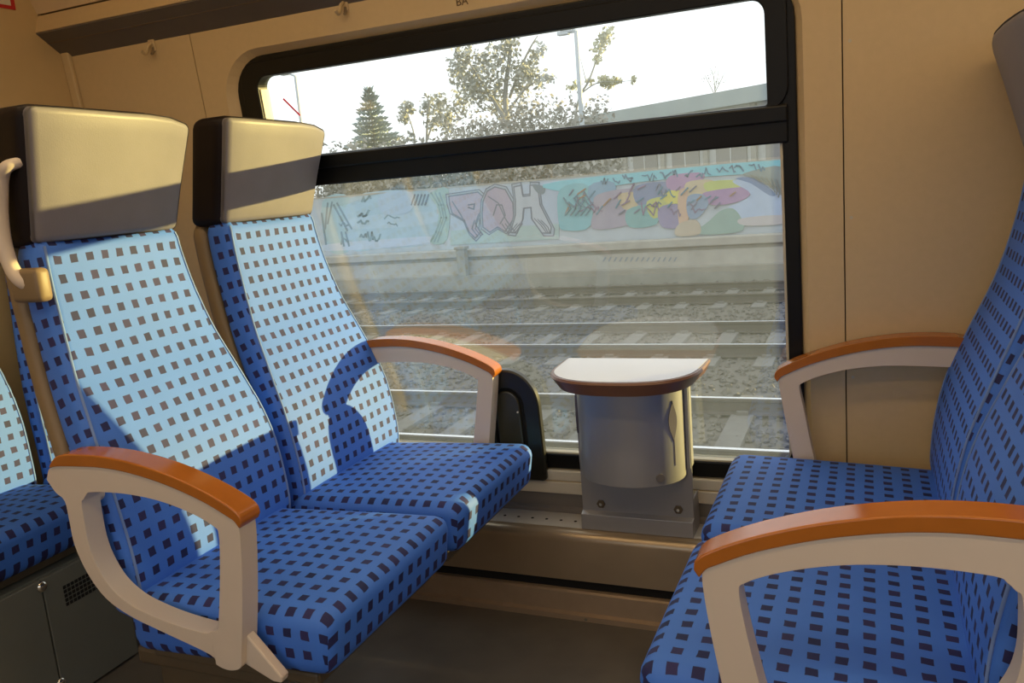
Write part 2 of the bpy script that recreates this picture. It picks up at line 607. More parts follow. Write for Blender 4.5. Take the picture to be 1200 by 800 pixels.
for i in range(6):
    MB().cyl((-1.9 + i * .62, -.142, .007), (0, -1, 0), .004, .002, 8).build('kick_screw', 'chrome', kick)

# ------------------------------------------------------------------ room shell
YO = -2.86                    # opposite wall
tag(MB().box(XL - .1, XR + .1, YO - .1, .10, -.06, 0).build('floor', 'floor'), 'dark brown linoleum floor', kind='structure')
tag(MB().box(XL - .1, XR + .1, YO - .1, .0, 2.12, 2.18).build('ceiling', 'ceil'), 'cream ceiling', kind='structure')
wl = MB().box(XL - .06, XL, YO, .1, 0, 2.12).build('wall_left', 'wallgrey')
tag(wl, 'tan end wall behind the rear seats', kind='structure')
tag(MB().box(XR, XR + .06, YO, .1, 0, 2.12).build('wall_right', 'wallgrey'), 'tan end wall', kind='structure')
# opposite wall with window openings
WINS = [(-1.75, -.25), (.05, 1.55), (1.8, 3.2)]
mbo = MB()
mbo.box(XL, XR, YO - .06, YO, 0, .62)
mbo.box(XL, XR, YO - .06, YO, 1.56, 2.12)
edges = [XL] + [e for w in WINS for e in w] + [XR]
for i in range(0, len(edges), 2):
    mbo.box(edges[i], edges[i + 1], YO - .06, YO, .62, 1.56)
wf = tag(mbo.build('wall_front', 'wall', merge=False), 'tan wall across the aisle with windows', kind='structure')
for i, w in enumerate(WINS):
    portal('window_portal', ((w[0] + w[1]) / 2, YO - .05, 1.09), w[1] - w[0], .94, (math.radians(90), 0, 0))
pm = Vector(WP(-.85, .66, .05))
portal('window_portal', pm, 1.45, 1.12, (math.radians(-90) + AL, 0, 0))

for yl in (-1.05, -1.85):  # glowing strips added out of view to brighten the interior
    cl = empty('added_fill_light', (.6, yl, 2.12))
    tag(cl, 'long warm fill light added out of view over the window seats' if yl > -1.5 else 'long warm fill light added out of view over the seats across the aisle', 'fill light', 'added fill strips above the aisle')
    MB().box(XL + .3, XR - .3, yl - .07, yl + .07, 2.095, 2.12).build('fill_housing', 'beige', cl)
    MB().box(XL + .35, XR - .35, yl - .055, yl + .055, 2.085, 2.095).build('fill_diffuser', 'fillglow', cl)

# luggage shelf above the window
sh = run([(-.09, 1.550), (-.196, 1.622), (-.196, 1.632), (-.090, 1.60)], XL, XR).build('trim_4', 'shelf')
tag(sh, 'dark sloping underside of the luggage shelf', kind='structure')
run([(-.192, 1.624), (-.199, 1.626), (-.182, 1.672), (-.170, 1.672)], XL, XR).build('shelf_fascia', 'wall', sh)
run([(-.176, 1.677), (-.182, 1.677), (-.24, 1.80), (-.40, 2.12), (-.38, 2.12), (-.22, 1.80)], XL, XR).build('cove_panel', 'ceil', sh)
run([(-.165, 1.60), (-.17, 1.68), (-.10, 1.68), (-.10, 1.58)], XL, XR).build('shelf_core', 'backing', sh)

# coat hooks
def coat_hook(x, v, label):
    h = empty('coat_hook', WP(x, v, 0))
    tag(h, label, 'hook', 'coat hooks under the luggage shelf')
    wall_solid(MB(), rrect(x - .011, x + .011, v - .006, v + .030, .005, 3), -.005, 0).build('hook_plate', 'wall', h, bevel=.0015)
    pts = [WP(x, v + .016, -.004), WP(x, v + .008, -.018), WP(x, v - .006, -.026), WP(x, v - .012, -.036), WP(x, v - .004, -.046)]
    MB().tube(smooth_path(pts, 4), .0045, 8).build('hook_arm', 'wall', h, smooth=60)
    pts = [WP(x + .003, v + .004, -.004), WP(x + .006, v - .010, -.012), WP(x + .008, v - .013, -.020)]
    MB().tube(smooth_path(pts, 3), .0035, 8).build('hook_tip', 'shell', h, smooth=60)


coat_hook(-1.815, 1.290, 'small beige coat hook under the shelf, left of the panel seam')
coat_hook(-1.184, 1.300, 'small beige coat hook under the shelf, above the window')

# seat number above the window (only its lower edge is in view)
cu = bpy.data.curves.new('seat_marking', 'FONT')
cu.body = 'BA'
cu.size = .026
cu.extrude = .0004
cu.resolution_u = 3
cu.align_x = 'CENTER'
mk_ = bpy.data.objects.new('seat_marking', cu)
col.objects.link(mk_)
mk_.data.materials.append(M['ink'])
mk_.matrix_world = Matrix.Translation(WP(-.868, 1.262, -.0008)) @ Matrix.Rotation(math.radians(90) + AL, 4, 'X')
bpy.context.view_layer.update()
_me = bpy.data.meshes.new_from_object(mk_.evaluated_get(bpy.context.evaluated_depsgraph_get()))
_mw = mk_.matrix_world.copy()
bpy.data.objects.remove(mk_)
mk_ = bpy.data.objects.new('seat_marking', _me)
col.objects.link(mk_)
mk_.matrix_world = _mw
tag(mk_, 'small dark lettering on the wall panel above the window', 'lettering')

# red bordered sign on the end wall
sg = empty('wall_sign', (XL, -.28, 1.74))
tag(sg, 'white sign with a red border at the top of the end wall', 'sign')
MB().box(XL, XL + .003, -.33, -.249, 1.679, 1.80).build('sign_border', 'signred', sg)
MB().box(XL + .003, XL + .0038, -.32, -.262, 1.688, 1.79).build('sign_face', 'signwhite', sg)


# ------------------------------------------------------------------ seats
PROF = [(.014, .385), (.002, .43), (.0, .47), (.008, .55), (.028, .64), (.066, .74), (.106, .84), (.134, .94), (.149, 1.02), (.153, 1.072)]
WID = [(.38, .445), (.45, .452), (.60, .453), (.68, .442), (.78, .410), (.86, .380), (.94, .358), (1.02, .344), (1.08, .336)]


def lerp_tab(tab, x):
    if x <= tab[0][0]: return tab[0][1]
    for (a, va), (b, vb) in zip(tab, tab[1:]):
        if x <= b: return va + (vb - va) * (x - a) / (b - a)
    return tab[-1][1]


def prof_path(scale):
    P = smooth_path([(d * scale, 0, z) for d, z in PROF], 4)
    return [(p.x, p.z) for p in P]


def section(w, t, r, n=4):
    """loop of (side, depth) with depth 0 at the front face, negative behind; plus perimeter coordinate"""
    pts = []
    for cx, cy, a0 in ((w / 2 - r, -r, 0), (-w / 2 + r, -r, 90), (-w / 2 + r, -t + r, 180), (w / 2 - r, -t + r, 270)):
        for k in range(n + 1):
            a = math.radians(a0 + 90 * k / n)
            pts.append((cx + r * math.cos(a), cy + r * math.sin(a)))
    return pts


def loft_back(J, s, cy, depth0, t, dw, r, scale, fab=False, z0=None, z1=None):
    path = prof_path(scale)
    if z0: path = [p for p in path if p[1] >= z0]
    if z1: path = [p for p in path if p[1] <= z1]
    rows, S = [], 0
    N = len(path)
    for i, (d, z) in enumerate(path):
        a, b = path[max(i - 1, 0)], path[min(i + 1, N - 1)]
        td, tz = b[0] - a[0], b[1] - a[1]
        L = math.hypot(td, tz); td /= L; tz /= L
        # front normal points forward (-d) : (-tz... ) in (d,z)
        nd, nz = -tz, td
        if i: S += math.hypot(d - path[i - 1][0], z - path[i - 1][1])
        w = lerp_tab(WID, z) + dw
        edge = min(i, N - 1 - i)
        ins = (.010, .003, 0)[min(edge, 2)]
        sec = section(w - 2 * ins, t - 2 * ins, r - ins if r - ins > .004 else .004)
        row = []
        for (q, dep) in sec:
            dep = dep - ins - depth0
            dd, zz = d + nd * dep, z + nz * dep
            row.append(((J - s * dd, cy + q, zz), q, dep + ins + depth0, S))
        rows.append(row)
    m_ = MB()
    K = len(rows[0])

    def uvof(e):
        p, q, dep, S_ = e
        # unfold the side faces outward
        u = q + (math.copysign(1, q) * (-dep) if dep < -.012 else 0)
        return (u + .5, S_)
    for i in range(N - 1):
        for k in range(K):
            e = [rows[i][k], rows[i][(k + 1) % K], rows[i + 1][(k + 1) % K], rows[i + 1][k]]
            m_.add([x[0] for x in e], [(0, 1, 2, 3)], [[uvof(x) for x in e]])
    for row in (rows[0], rows[-1]):
        m_.add([x[0] for x in row], [tuple(range(K))], [[uvof(x) for x in row]])
    edge_pts = []
    for sgn in (-1, 1):
        line = []
        for row in rows[2:-1]:
            k = max(range(K), key=lambda i: sgn * row[i][1] + 2.0 * row[i][2])
            line.append(row[k][0])
        edge_pts.append(line)
    return m_, edge_pts


AO = [(-.100, .672), (-.085, .694), (-.04, .700), (.03, .702), (.10, .696), (.17, .682), (.24, .660), (.296, .634), (.305, .622), (.299, .56), (.286, .48), (.270, .40), (.264, .378), (.24, .370), (.215, .376),
      (.205, .392), (.11, .418), (.04, .438), (-.01, .464), (-.043, .505), (-.062, .555), (-.064, .60), (-.066, .636), (-.084, .650)]
AI = [(-.02, .642), (-.012, .650), (.0, .656), (.06, .659), (.12, .656), (.17, .648), (.22, .634), (.255, .618), (.262, .606), (.256, .56), (.242, .49), (.232, .448), (.228, .440), (.222, .436), (.215, .435),
      (.20, .430), (.14, .436), (.085, .447), (.040, .462), (.004, .488), (-.018, .525), (-.027, .56), (-.028, .60), (-.026, .635)]
PT = [(-.082, .700), (-.06, .717), (-.02, .722), (.04, .722), (.10, .716), (.17, .702), (.24, .680), (.292, .657), (.311, .643), (.314, .630)]
PB = [(-.085, .694), (-.065, .698), (-.02, .7005), (.04, .7015), (.10, .696), (.17, .682), (.24, .660), (.288, .638), (.300, .631), (.308, .620)]


AW = [(-.09, .668), (-.08, .695), (.03, .702), (.10, .696), (.17, .682), (.24, .660), (.296, .634), (.305, .622), (.297, .56), (.284, .48), (.270, .40), (.264, .385), (.24, .385), (.226, .40),
      (.240, .48), (.254, .56), (.262, .606), (.255, .618), (.22, .634), (.17, .648), (.12, .656), (.06, .659), (-.05, .656), (-.088, .656)]


def armrest(root, J, s, y0, y1, foot=False, open_=False):
    n = 4

    def path(pts):
        return [(p.x, p.z) for p in smooth_path([(a, 0, z) for a, z in pts + pts[:1]], n)][:-1]
    o, i = path(AO), path(AI)
    m_ = MB()
    P = lambda pts, y: [(J + s * a, y, z) for a, z in pts]
    if open_:
        o = path(AW)
        A, B = P(o, y0), P(o, y1)
        K = len(o)
        for L in (A, B):
            m_.add(L, [(q, q + 1, K - 2 - q, K - 1 - q) for q in range(K // 2 - 1)])
        m_.ring(A, B)
    else:
        m_.ring(P(o, y0), P(i, y0)); m_.ring(P(i, y0), P(i, y1)); m_.ring(P(i, y1), P(o, y1)); m_.ring(P(o, y1), P(o, y0))
    fr = m_.build('armrest', 'beige', root, smooth=50, bevel=.006, bseg=3)
    lim = -.075 if open_ else -1
    pt = [(max(p.x, lim), p.z) for p in smooth_path([(a, 0, z) for a, z in PT], 4)]
    pb = [(max(p.x, lim), p.z) for p in smooth_path([(a, 0, z) for a, z in PB], 4)]
    m_ = MB()
    e = .004
    A, B = P(pt, y0 - e) + P(pb, y0 - e)[::-1], P(pt, y1 + e) + P(pb, y1 + e)[::-1]
    k = len(pt)
    for L in (A, B):
        m_.add(L, [(i_, i_ + 1, 2 * k - 2 - i_, 2 * k - 1 - i_) for i_ in range(k - 1)])
    m_.ring(A, B)
    m_.build('arm_pad', 'orange', fr, smooth=50, bevel=.007, bseg=3)
    # pivot boss behind the rear of the beam
    if not open_: MB().cyl((J + s * -.045, min(y0, y1) + .004, .640), (0, 1, 0), .020, abs(y1 - y0) + .006, 16).build('pivot_boss', 'beige', fr, smooth=40)
    if foot:
        f_ = [(.268, .44), (.276, .43), (.335, .366), (.332, .355), (.316, .355), (.262, .378)]
        m_ = MB()
        A, B = P(f_, y0 + .012), P(f_, y1 - .008)
        m_.poly(A); m_.poly(B); m_.ring(A, B)
        m_.build('armrest_foot', 'beige', fr, bevel=.003)
    return fr


def cushion(root, J, s, ya, yb, depth, zt=.45):
    w, h = yb - ya, .112
    d = depth + .03
    bm = rounded_box(w, d, h, .030, 4)
    for k in range(1, 8):
        for no, ext in (((1, 0, 0), d), ((0, 1, 0), w)):
            bmesh.ops.bisect_plane(bm, geom=bm.verts[:] + bm.edges[:] + bm.faces[:], plane_co=Vector(no) * ((k / 8 - .5) * (ext - .065)), plane_no=no)
    cx, cy = J + s * (depth - d / 2), (ya + yb) / 2
    for v in bm.verts:
        u, q = v.co.x / (d / 2), v.co.y / (w / 2)
        x_, y_, z_ = v.co
        if z_ > 0:
            z_ += .010 * (1 - u * u) * (1 - q * q)
        z_ += .008 * u - (.018 * max(0, u) if z_ < 0 else 0) * 0
        if z_ < 0 and u > .3:
            x_ -= .012 * (u - .3)
        v.co = Vector((cx + s * x_, cy + y_, zt - h / 2 + z_))

    def uvf(co, n):
        xx, yy, zz = (co.x - J) * s, co.y - ya, co.z
        dz = max(0, zt - .010 - zz)
        if abs(n.y) > abs(n.x): return (yy + math.copysign(dz, n.y), xx)
        return (yy, xx + dz)
    return finish_bm(bm, 'seat_cushion', 'fabric', root, uvf, 40)


def headrest(root, J, s, cy, scale):
    H, D0 = .235, (.098 if scale == 1 else .055)
    def place(bm, dfront, d, inset):
        for v in bm.verts:
            t = (v.co.z / H) + .5                     # 0 bottom .. 1 top
            wq = (.346 + .036 * t) / .34
            back = .150 * scale - .066 * t * (1 if scale == 1 else .6) + dfront + (d / 2 - v.co.x)
            round_ = .020 * (abs(v.co.y) / .17) ** 2.2 - .008  # slightly curved front
            q = v.co.y / .17
            drop = (.022 * max(0, q) ** 4 - .006 * max(0, -q)) * max(0, t - .4) / .6
            v.co = Vector((J - s * (back + round_), cy + v.co.y * wq, 1.060 + (v.co.z + H / 2) - drop))
        return bm
    hb_ = finish_bm(place(rounded_box(.34, D0, H, .022, 4, 2), .006, D0, 0), 'headrest', 'vinyldark', root)
    pb_ = finish_bm(place(rounded_box(.328, .030, H - .010, .013, 4, 5), -.001, .030, 0), 'headrest_pad', 'vinyl', hb_)
    return hb_


def double_seat(J, s, label, depth=.41, scale=1.0, handle=True, shell=True, window_arm=True, aisle_arm=True, pedestal=True):
    root = empty('double_seat', (J + s * .1, -.55, 0))
    tag(root, label, 'train seat', 'blue double seats')
    for ya, yb, cy in ((-1.0, -.565, -.770), (-.535, -.097, -.290)):
        cushion(root, J, s, ya, yb, depth)
        m_, ed = loft_back(J, s, cy, 0, .072 if shell else .045, 0, .022, scale, True)
        bk = m_.build('backrest', 'fabric', root, smooth=50)
        for line in ed:
            MB().tube(line, .0028, 6).build('piping', 'piping', bk, smooth=60)
        headrest(root, J, s, cy, scale)
        if shell:
            m2, _ = loft_back(J, s, cy, .074, .040, -.004, .016, scale, z0=.42)
            m2.build('back_shell', 'shell', root, smooth=50)
        # upholstered plate under the cushion
        MB().box(min(J, J + s * (depth - .05)), max(J, J + s * (depth - .05)), ya + .02, yb - .02, .318, .342).build('seat_pan', 'pedestal', root, bevel=.006)
    if aisle_arm:
        armrest(root, J, s, -1.046, -1.008, foot=True)
    if window_arm:
        armrest(root, J, s, -.089, -.051, open_=True)
    if handle:
        pts = [(J - s * .146, -.948, 1.206)] + [(J - s * d, -.966, z) for d, z in ((.158, 1.199), (.178, 1.180), (.196, 1.125), (.202, 1.070), (.195, 1.030), (.176, 1.004))] + [(J - s * .165, -.945, .990)]
        hp = smooth_path(pts, 4)
        gh = MB().tube(hp, [.009 + .004 * min(1, i_ / 10) for i_ in range(len(hp))], 12).build('grab_handle', 'beige', root, smooth=60)
        bm = rounded_box(.030, .075, .060, .010, 3)
        for v in bm.verts:
            v.co = Vector((J - s * (.168 + v.co.x), -.956 + v.co.y, .995 + v.co.z))
        finish_bm(bm, 'handle_mount', 'shell', gh)
    if pedestal:
        MB().box(min(J - s * .03, J + s * .22), max(J - s * .03, J + s * .22), -.950, -.905, 0, .33).build('pedestal', 'pedestal', root, bevel=.012)
        MB().box(min(J - s * .06, J + s * .25), max(J - s * .06, J + s * .25), -.965, -.885, .285, .320).build('pedestal_flange', 'pedestal', root, bevel=.008)
    return root


double_seat(-1.19, 1, 'sunlit blue dotted double seat left of the window table, both backrests fully in view')
double_seat(.12, -1, 'shaded blue dotted double seat at the right edge, facing the window table', handle=True)
double_seat(-2.005, 1, 'blue dotted double seat against the end wall, behind the sunlit front seats', depth=.30, scale=.45, handle=False, shell=False, window_arm=False, aisle_arm=False, pedestal=False)

# ------------------------------------------------------------------ equipment box under the rear seat
eb = empty('equipment_box', (-1.9, -.79, 0))
tag(eb, 'dark grey equipment box with vent grille under the rearmost seat', 'equipment box')
MB().box(-2.10, -1.735, -1.00, -.572, 0, .315).build('box_body', 'greybox', eb)
MB().box(-1.735, -1.722, -.791, -.574, .006, .312).build('box_panel', 'greybox', eb, bevel=.002)
MB().box(-1.735, -1.722, -1.00, -.795, .006, .312).build('box_panel', 'greybox', eb, bevel=.002)
for z in (.296, .055):
    bm = bmesh.new()
    bmesh.ops.create_uvsphere(bm, u_segments=14, v_segments=8, radius=.013)
    for v in bm.verts:
        v.co = Vector((-1.7215 + v.co.x * .6, -.793 + v.co.y, z + v.co.z))
    finish_bm(bm, 'box_screw', 'chrome', eb)
mbg = MB()
for i in range(9):
    for j in range(5):
        y = -.744 + i * .0105
        z = .222 + j * .0105
        mbg.box(-1.7222, -1.7212, y, y + .0078, z, z + .0078)
tag(mbg.build('vent_grille', 'gap', eb, merge=False), kind='stuff')

# ------------------------------------------------------------------ half-round window table with waste bin
tb = empty('window_table', (-.53, -.10, .229))
tag(tb, 'half-round white table with brown edge and grey waste bin under the window', 'table')


def dshape(xc, hw, yb, yf, ins, n=24):
    pts = [(xc - hw + ins * .6, yb), ]
    ym = yb - .075
    for k in range(n + 1):
        a = math.pi + math.pi * k / n
        ex = .80
        cx, sy = math.cos(a), math.sin(a)
        pts.append((xc + (hw - ins) * math.copysign(abs(cx) ** ex, cx), ym + (ym - yf - ins) * math.copysign(abs(sy) ** ex, sy)))
    pts.append((xc + hw - ins * .6, yb))
    return pts


TX = -.520
lo, up = dshape(TX, .172, -.040, -.285, .014), dshape(TX, .178, -.040, -.285, 0)
inn = dshape(TX, .178, -.040, -.285, .009)
m_ = MB()
A = [(x, y, .627) for x, y in lo]; B = [(x, y, .655) for x, y in up]; C_ = [(x, y, .660) for x, y in dshape(TX, .178, -.040, -.285, .003)]; D = [(x, y, .660) for x, y in inn]
m_.poly(A); m_.ring(A, B); m_.ring(B, C_); m_.ring(C_, D); m_.poly([(x, y, .6585) for x, y in inn]); m_.ring(D, [(x, y, .6585) for x, y in inn])
tt = m_.build('table_top', 'tableedge', tb, smooth=45)
m_ = MB()
lam = dshape(TX, .178, -.041, -.285, .0092)
A = [(x, y, .6590) for x, y in lam]; B = [(x, y, .6612) for x, y in lam]
m_.poly(A); m_.poly(B); m_.ring(A, B)
m_.build('laminate', 'tabletop', tt)

# back plate with side flanges and a bent foot
m_ = MB()
xl, xr = -.672, -.390
m_.box(xl, xr, -.074, -.068, .229, .627)
bp_ = m_.build('back_plate', 'bin', tb, bevel=.002)
MB().box(xl, xl + .004, -.068, -.004, .229, .40).build('side_flange', 'bin', bp_)
MB().box(xr - .004, xr, -.068, -.004, .229, .32).build('side_flange', 'bin', bp_)
MB().box(xr - .010, xr - .002, -.079, -.0385, .40, .627).build('rear_rail', 'bin', bp_)
MB().box(xl + .002, xl + .010, -.079, -.0385, .40, .627).build('rear_rail', 'bin', bp_)
run([(-.074, .229), (-.092, .229), (-.090, .268), (-.074, .274)], xl, xr).build('foot_lip', 'bin', bp_, bevel=.001)
for x in (-.622, -.427):
    sc = MB().cyl((x, -.074, .293), (0, -1, 0), .0115, .004, 6).build('screw', 'pedestal', tb, bevel=.001)
    MB().cyl((x, -.078, .293), (0, -1, 0), .004, .003, 10).build('screw_recess', 'chrome', sc)
# bin body: half cylinder
m_ = MB()
bx0, bx1 = -.660, -.402
bc = (bx0 + bx1) / 2
hw = (bx1 - bx0) / 2
BCY, BDY = -.080, .105


def bin_pt(a_, off=0.0):
    # a_ = 0 on the right side, pi/2 at the front
    n_ = Vector((math.cos(a_) / hw, -math.sin(a_) / BDY)).normalized()
    return (bc + hw * math.cos(a_) + n_.x * off, BCY - BDY * math.sin(a_) + n_.y * off)


arc = [(bx0, -.074)] + [bin_pt(math.pi - math.pi * k / 32) for k in range(33)] + [(bx1, -.074)]
A = [(x, y, .384) for x, y in arc]; B = [(x, y, .627) for x, y in arc]
m_.poly(A); m_.poly(B); m_.ring(A, B)
bb = m_.build('bin_body', 'bin', tb, smooth=40)


def on_bin(pts, off):
    return [(*bin_pt(a_, off), z) for a_, z in pts]


for side in (0, 1):
    L, n = [], 12
    a0 = .50 if side == 0 else math.pi - .16
    for sg in (1, -1):
        rng = range(n + 1) if sg == 1 else range(n - 1, 0, -1)
        for k in rng:
            t = k / n
            L.append((a0 + sg * .115 * math.sin(math.pi * t) ** 1.3, .484 + .098 * t))
    m_ = MB()
    A, B = on_bin(L, -.003), on_bin(L, .0015 if side == 0 else .006)
    m_.add(B, [(i_, i_ + 1, (2 * n - 1 - i_) % (2 * n), (2 * n - i_) % (2 * n)) for i_ in range(n)])
    m_.ring(A, B)
    m_.build('grip_inset', 'leaf', bb)
L = [(.475, .425), (.490, .425), (.490, .490), (.475, .490)]
m_ = MB(); m_.poly(on_bin(L, .001)); m_.ring(on_bin(L, .001), on_bin(L, -.002))
m_.build('grip_slot', 'leaf', bb)
kp = bin_pt(.88)
MB().cyl((kp[0], kp[1] + .004, .404), (.5, -.85, 0), .010, .008, 14).build('lock_knob', 'darkgrey', bb, smooth=40)

# ------------------------------------------------------------------ outside: ground, tracks
GZ = -1.12
gr = MB().box(-60, 40, -40, 90, GZ - .3, GZ).build('ground', 'ballast')
tag(gr, 'gravel ground outside the train', kind='structure')
mbs = MB()
octv = [Vector(p) for p in ((1, 0, 0), (-1, 0, 0), (0, 1, 0), (0, -1, 0), (0, 0, 1), (0, 0, -1))]
octf = [(0, 2, 4), (2, 1, 4), (1, 3, 4), (3, 0, 4), (2, 0, 5), (1, 2, 5), (3, 1, 5), (0, 3, 5)]
for i in range(15000):
    y = 2.6 + 12.0 * random.random() ** 1.4
    xa, xb = -.95 * (y + 2) - .8, -.02 * (y + 2) + .8
    x = random.uniform(xa, xb)
    r = random.uniform(.022, .050)
    rot = Matrix.Rotation(random.uniform(0, 6.28), 3, Vector((random.gauss(0, 1), random.gauss(0, 1), random.gauss(0, 1))).normalized())
    dy = min(abs(y - 4.78), abs(y - 8.6), abs(y - 12.6))
    zb = GZ + (.005 if dy < 1.5 else .01)
    mbs.add([rot @ Vector((p.x * r * random.uniform(.7, 1.3), p.y * r, p.z * r * .8)) + Vector((x, y, zb)) for p in octv], octf)
tag(mbs.build('ballast_stones', 'stone', gr, merge=False), kind='stuff')

sl_mesh = None


def track(y0, y1, rail_mat, label, gx):
    yc = (y0 + y1) / 2
    t = empty('railway_track', (-5, yc, GZ))
    tag(t, label, 'railway track', 'railway tracks')
    for y in (y0, y1):
        pr = [(y - .070, -1.095), (y + .070, -1.095), (y + .070, -1.085), (y + .012, -1.072), (y + .010, -.990), (y + .034, -.978), (y + .036, -.955), (y + .028, -.948), (y - .028, -.948), (y - .036, -.955), (y - .034, -.978), (y - .010, -.990), (y - .012, -1.072), (y - .070, -1.085)]
        rl = run(pr, -24, 8).build('rail', 'railrust', t)
        if rail_mat == 'rail':
            run([(y - .024, -.951), (y + .024, -.951), (y + .018, -.9455), (y - .018, -.9455)], -24, 8).build('rail_head', 'rail', rl)
    # bed raised to the sleepers
    k = 0
    x = gx
    global sl_mesh
    while x < 4:
        if sl_mesh is None:
            m_ = MB()
            P_ = [(-.13, -.10), (.13, -.10), (.10, .025), (-.10, .025)]
            A = [(p[0], -1.30, p[1]) for p in P_]; B = [(p[0], 1.30, p[1]) for p in P_]
            m_.poly(A); m_.poly(B); m_.ring(A, B)
            # rail fastenings
            for q in (-.75, .75):
                for e in (-.11, .11):
                    m_.box(-.05, .05, q + e - .025, q + e + .025, .025, .055)
            o = m_.build('sleeper', 'sleeper', t, origin=(0, 0, 0), merge=False)
            sl_mesh = o.data
        else:
            o = bpy.data.objects.new('sleeper', sl_mesh)
            col.objects.link(o)
            o.parent = t
        o.location = (x + 5, 0, .012)
        x += .62


track(4.065, 5.485, 'rail', 'shiny railway track nearest to the train window', -6.0)
track(7.86, 9.36, 'rail', 'shiny middle railway track beyond the window', -11.0)
track(11.9, 13.35, 'railrust', 'dull rusty railway track along the foot of the concrete wall', -14.0)

# ------------------------------------------------------------------ graffiti wall and concrete base
YW = 15.30
gw = empty('graffiti_wall', (-7, YW, GZ))
tag(gw, 'long pale blue wall covered in graffiti across the tracks', 'wall')
MB().box(-26, 8, YW, YW + .25, GZ, 1.125).build('wall_body', 'wallpaint', gw)
MB().box(-26, 8, YW - .01, YW + .26, 1.125, 1.16).build('wall_cap', 'concrete', gw)
cb = empty('retaining_ledge', (-7, 14.75, GZ))
tag(cb, 'low pale concrete retaining base running below the graffiti wall', 'retaining wall')
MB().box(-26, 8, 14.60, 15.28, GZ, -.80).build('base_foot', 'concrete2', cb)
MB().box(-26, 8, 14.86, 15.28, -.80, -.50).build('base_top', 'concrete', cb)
dt = empty('cable_duct', (-7, 14.9, -.50))
tag(dt, 'long pale horizontal cable duct resting on the concrete base', 'duct')
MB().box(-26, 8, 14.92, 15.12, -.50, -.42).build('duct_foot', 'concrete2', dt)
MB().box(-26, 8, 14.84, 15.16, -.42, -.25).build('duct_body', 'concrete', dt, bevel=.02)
pq = at(543, 318, 1, 14.70)
ps = empty('concrete_post', (pq.x, 14.70, -.80))
tag(ps, 'short grey post in front of the cable duct', 'post')
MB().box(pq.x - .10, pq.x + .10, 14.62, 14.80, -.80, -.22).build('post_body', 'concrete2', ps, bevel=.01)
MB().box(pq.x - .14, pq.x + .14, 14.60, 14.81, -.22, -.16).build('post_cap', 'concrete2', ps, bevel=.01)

PAINT = {}


def paint(rgb):
    k = tuple(rgb)
    if k not in PAINT:
        PAINT[k] = mat('paint_%02d' % len(PAINT), tuple((((c * .72 + g_ * .28) / 255) ** 2.2) * .95 for c, g_ in zip(rgb, (150, 176, 190))), .8, noise=.12, nscale=4)  # blended toward grey-blue, putting haze into the paint colours
    return PAINT[k]


LAYER = [0]


def patch(pix, rgb, name='paint_patch', blob=True):
    LAYER[0] += 1
    y = YW - .002 - LAYER[0] * .0004
    if blob:
        P_ = [(a, b, 0) for a, b in pix]
        P_ = smooth_path([P_[-1]] + P_ + P_[:2], 4)[4:-4]
        pix = [(p.x, p.y) for p in P_][:-1]
    A = [tuple(at(a, b, 1, y)) for a, b in pix]
    B = [(p[0], YW + .001, p[2]) for p in A]
    m_ = MB(); m_.poly(A); m_.ring(A, B)
    return m_.build(name, paint(rgb), gw)


def stroke(pix, rgb, w=1.6):
    LAYER[0] += 1
    y = YW - .002 - LAYER[0] * .0004
    m_ = MB()
    pts = [Vector((a, b, 0)) for a, b in pix]
    for a, b in zip(pts, pts[1:]):
        d = b - a
        if d.length < .01: continue
        n = Vector((-d.y, d.x, 0)).normalized() * w / 2
        e = d.normalized() * w * .35
        q = [a - e + n, b + e + n, b + e - n, a - e - n]
        A = [tuple(at(p.x, p.y, 1, y)) for p in q]
        B = [(p[0], YW + .001, p[2]) for p in A]
        m_.poly(A); m_.ring(A, B)
    return m_.build('paint_stroke', paint(rgb), gw, merge=False)


# left, pale blocks with dark tags
patch([(378, 236), (410, 232), (412, 290), (384, 292)], (158, 190, 198))
patch([(411, 232), (500, 224), (512, 250), (506, 284), (445, 291), (412, 290)], (165, 192, 210))
patch([(412, 255), (506, 248), (506, 262), (412, 268)], (178, 200, 218))
patch([(384, 286), (505, 277), (505, 286), (384, 294)], (190, 202, 222))
for s_ in ([(384, 238), (381, 268)], [(389, 237), (384, 262)], [(391, 240), (407, 270)], [(395, 238), (412, 268)], [(400, 272), (403, 288)], [(405, 272), (409, 288)], [(377, 250), (382, 286)]):
    stroke(s_, (96, 120, 132), 2.2)
dk = (105, 130, 135)
def scribble(x, y, w, h, n, rgb, wd):
    pts = []
    for k in range(n):
        pts.append((x + w * (k + random.uniform(-.3, .3)) / n, y + h * random.uniform(-.5, .5)))
    stroke(pts, rgb, wd)


for cx_, cy_, w_, h_, n_, wd_ in ((424, 233, 12, 9, 7, 2.2), (420, 250, 14, 9, 7, 2.6), (420, 261, 14, 7, 6, 2.4), (422, 277, 12, 13, 8, 2.0), (434, 278, 13, 13, 8, 2.0), (447, 242, 16, 7, 8, 1.3), (450, 255, 20, 8, 8, 1.5), (454, 262, 14, 6, 7, 1.3), (398, 261, 14, 9, 8, 1.4), (400, 280, 10, 13, 6, 1.8)):
    scribble(cx_, cy_, w_, h_, n_, dk, wd_)
patch([(448, 282), (500, 277), (504, 284), (450, 290)], (192, 202, 226))
patch([(446, 228), (482, 225), (480, 248), (448, 250)], (172, 190, 214))
for i in range(5):
    stroke([(482 + i * 4, 240), (486 + i * 4, 228)], (80, 96, 118), 1.8)
patch([(503, 228), (525, 222), (524, 280), (504, 284), (511, 268), (514, 250), (510, 238)], (150, 178, 172))
for k in range(3):
    stroke([(505 + k * 5, 226), (514 + k * 3, 240), (517 + k * 3, 255), (511 + k * 3, 272), (505 + k * 4, 283)], (112, 140, 142), 1.8)

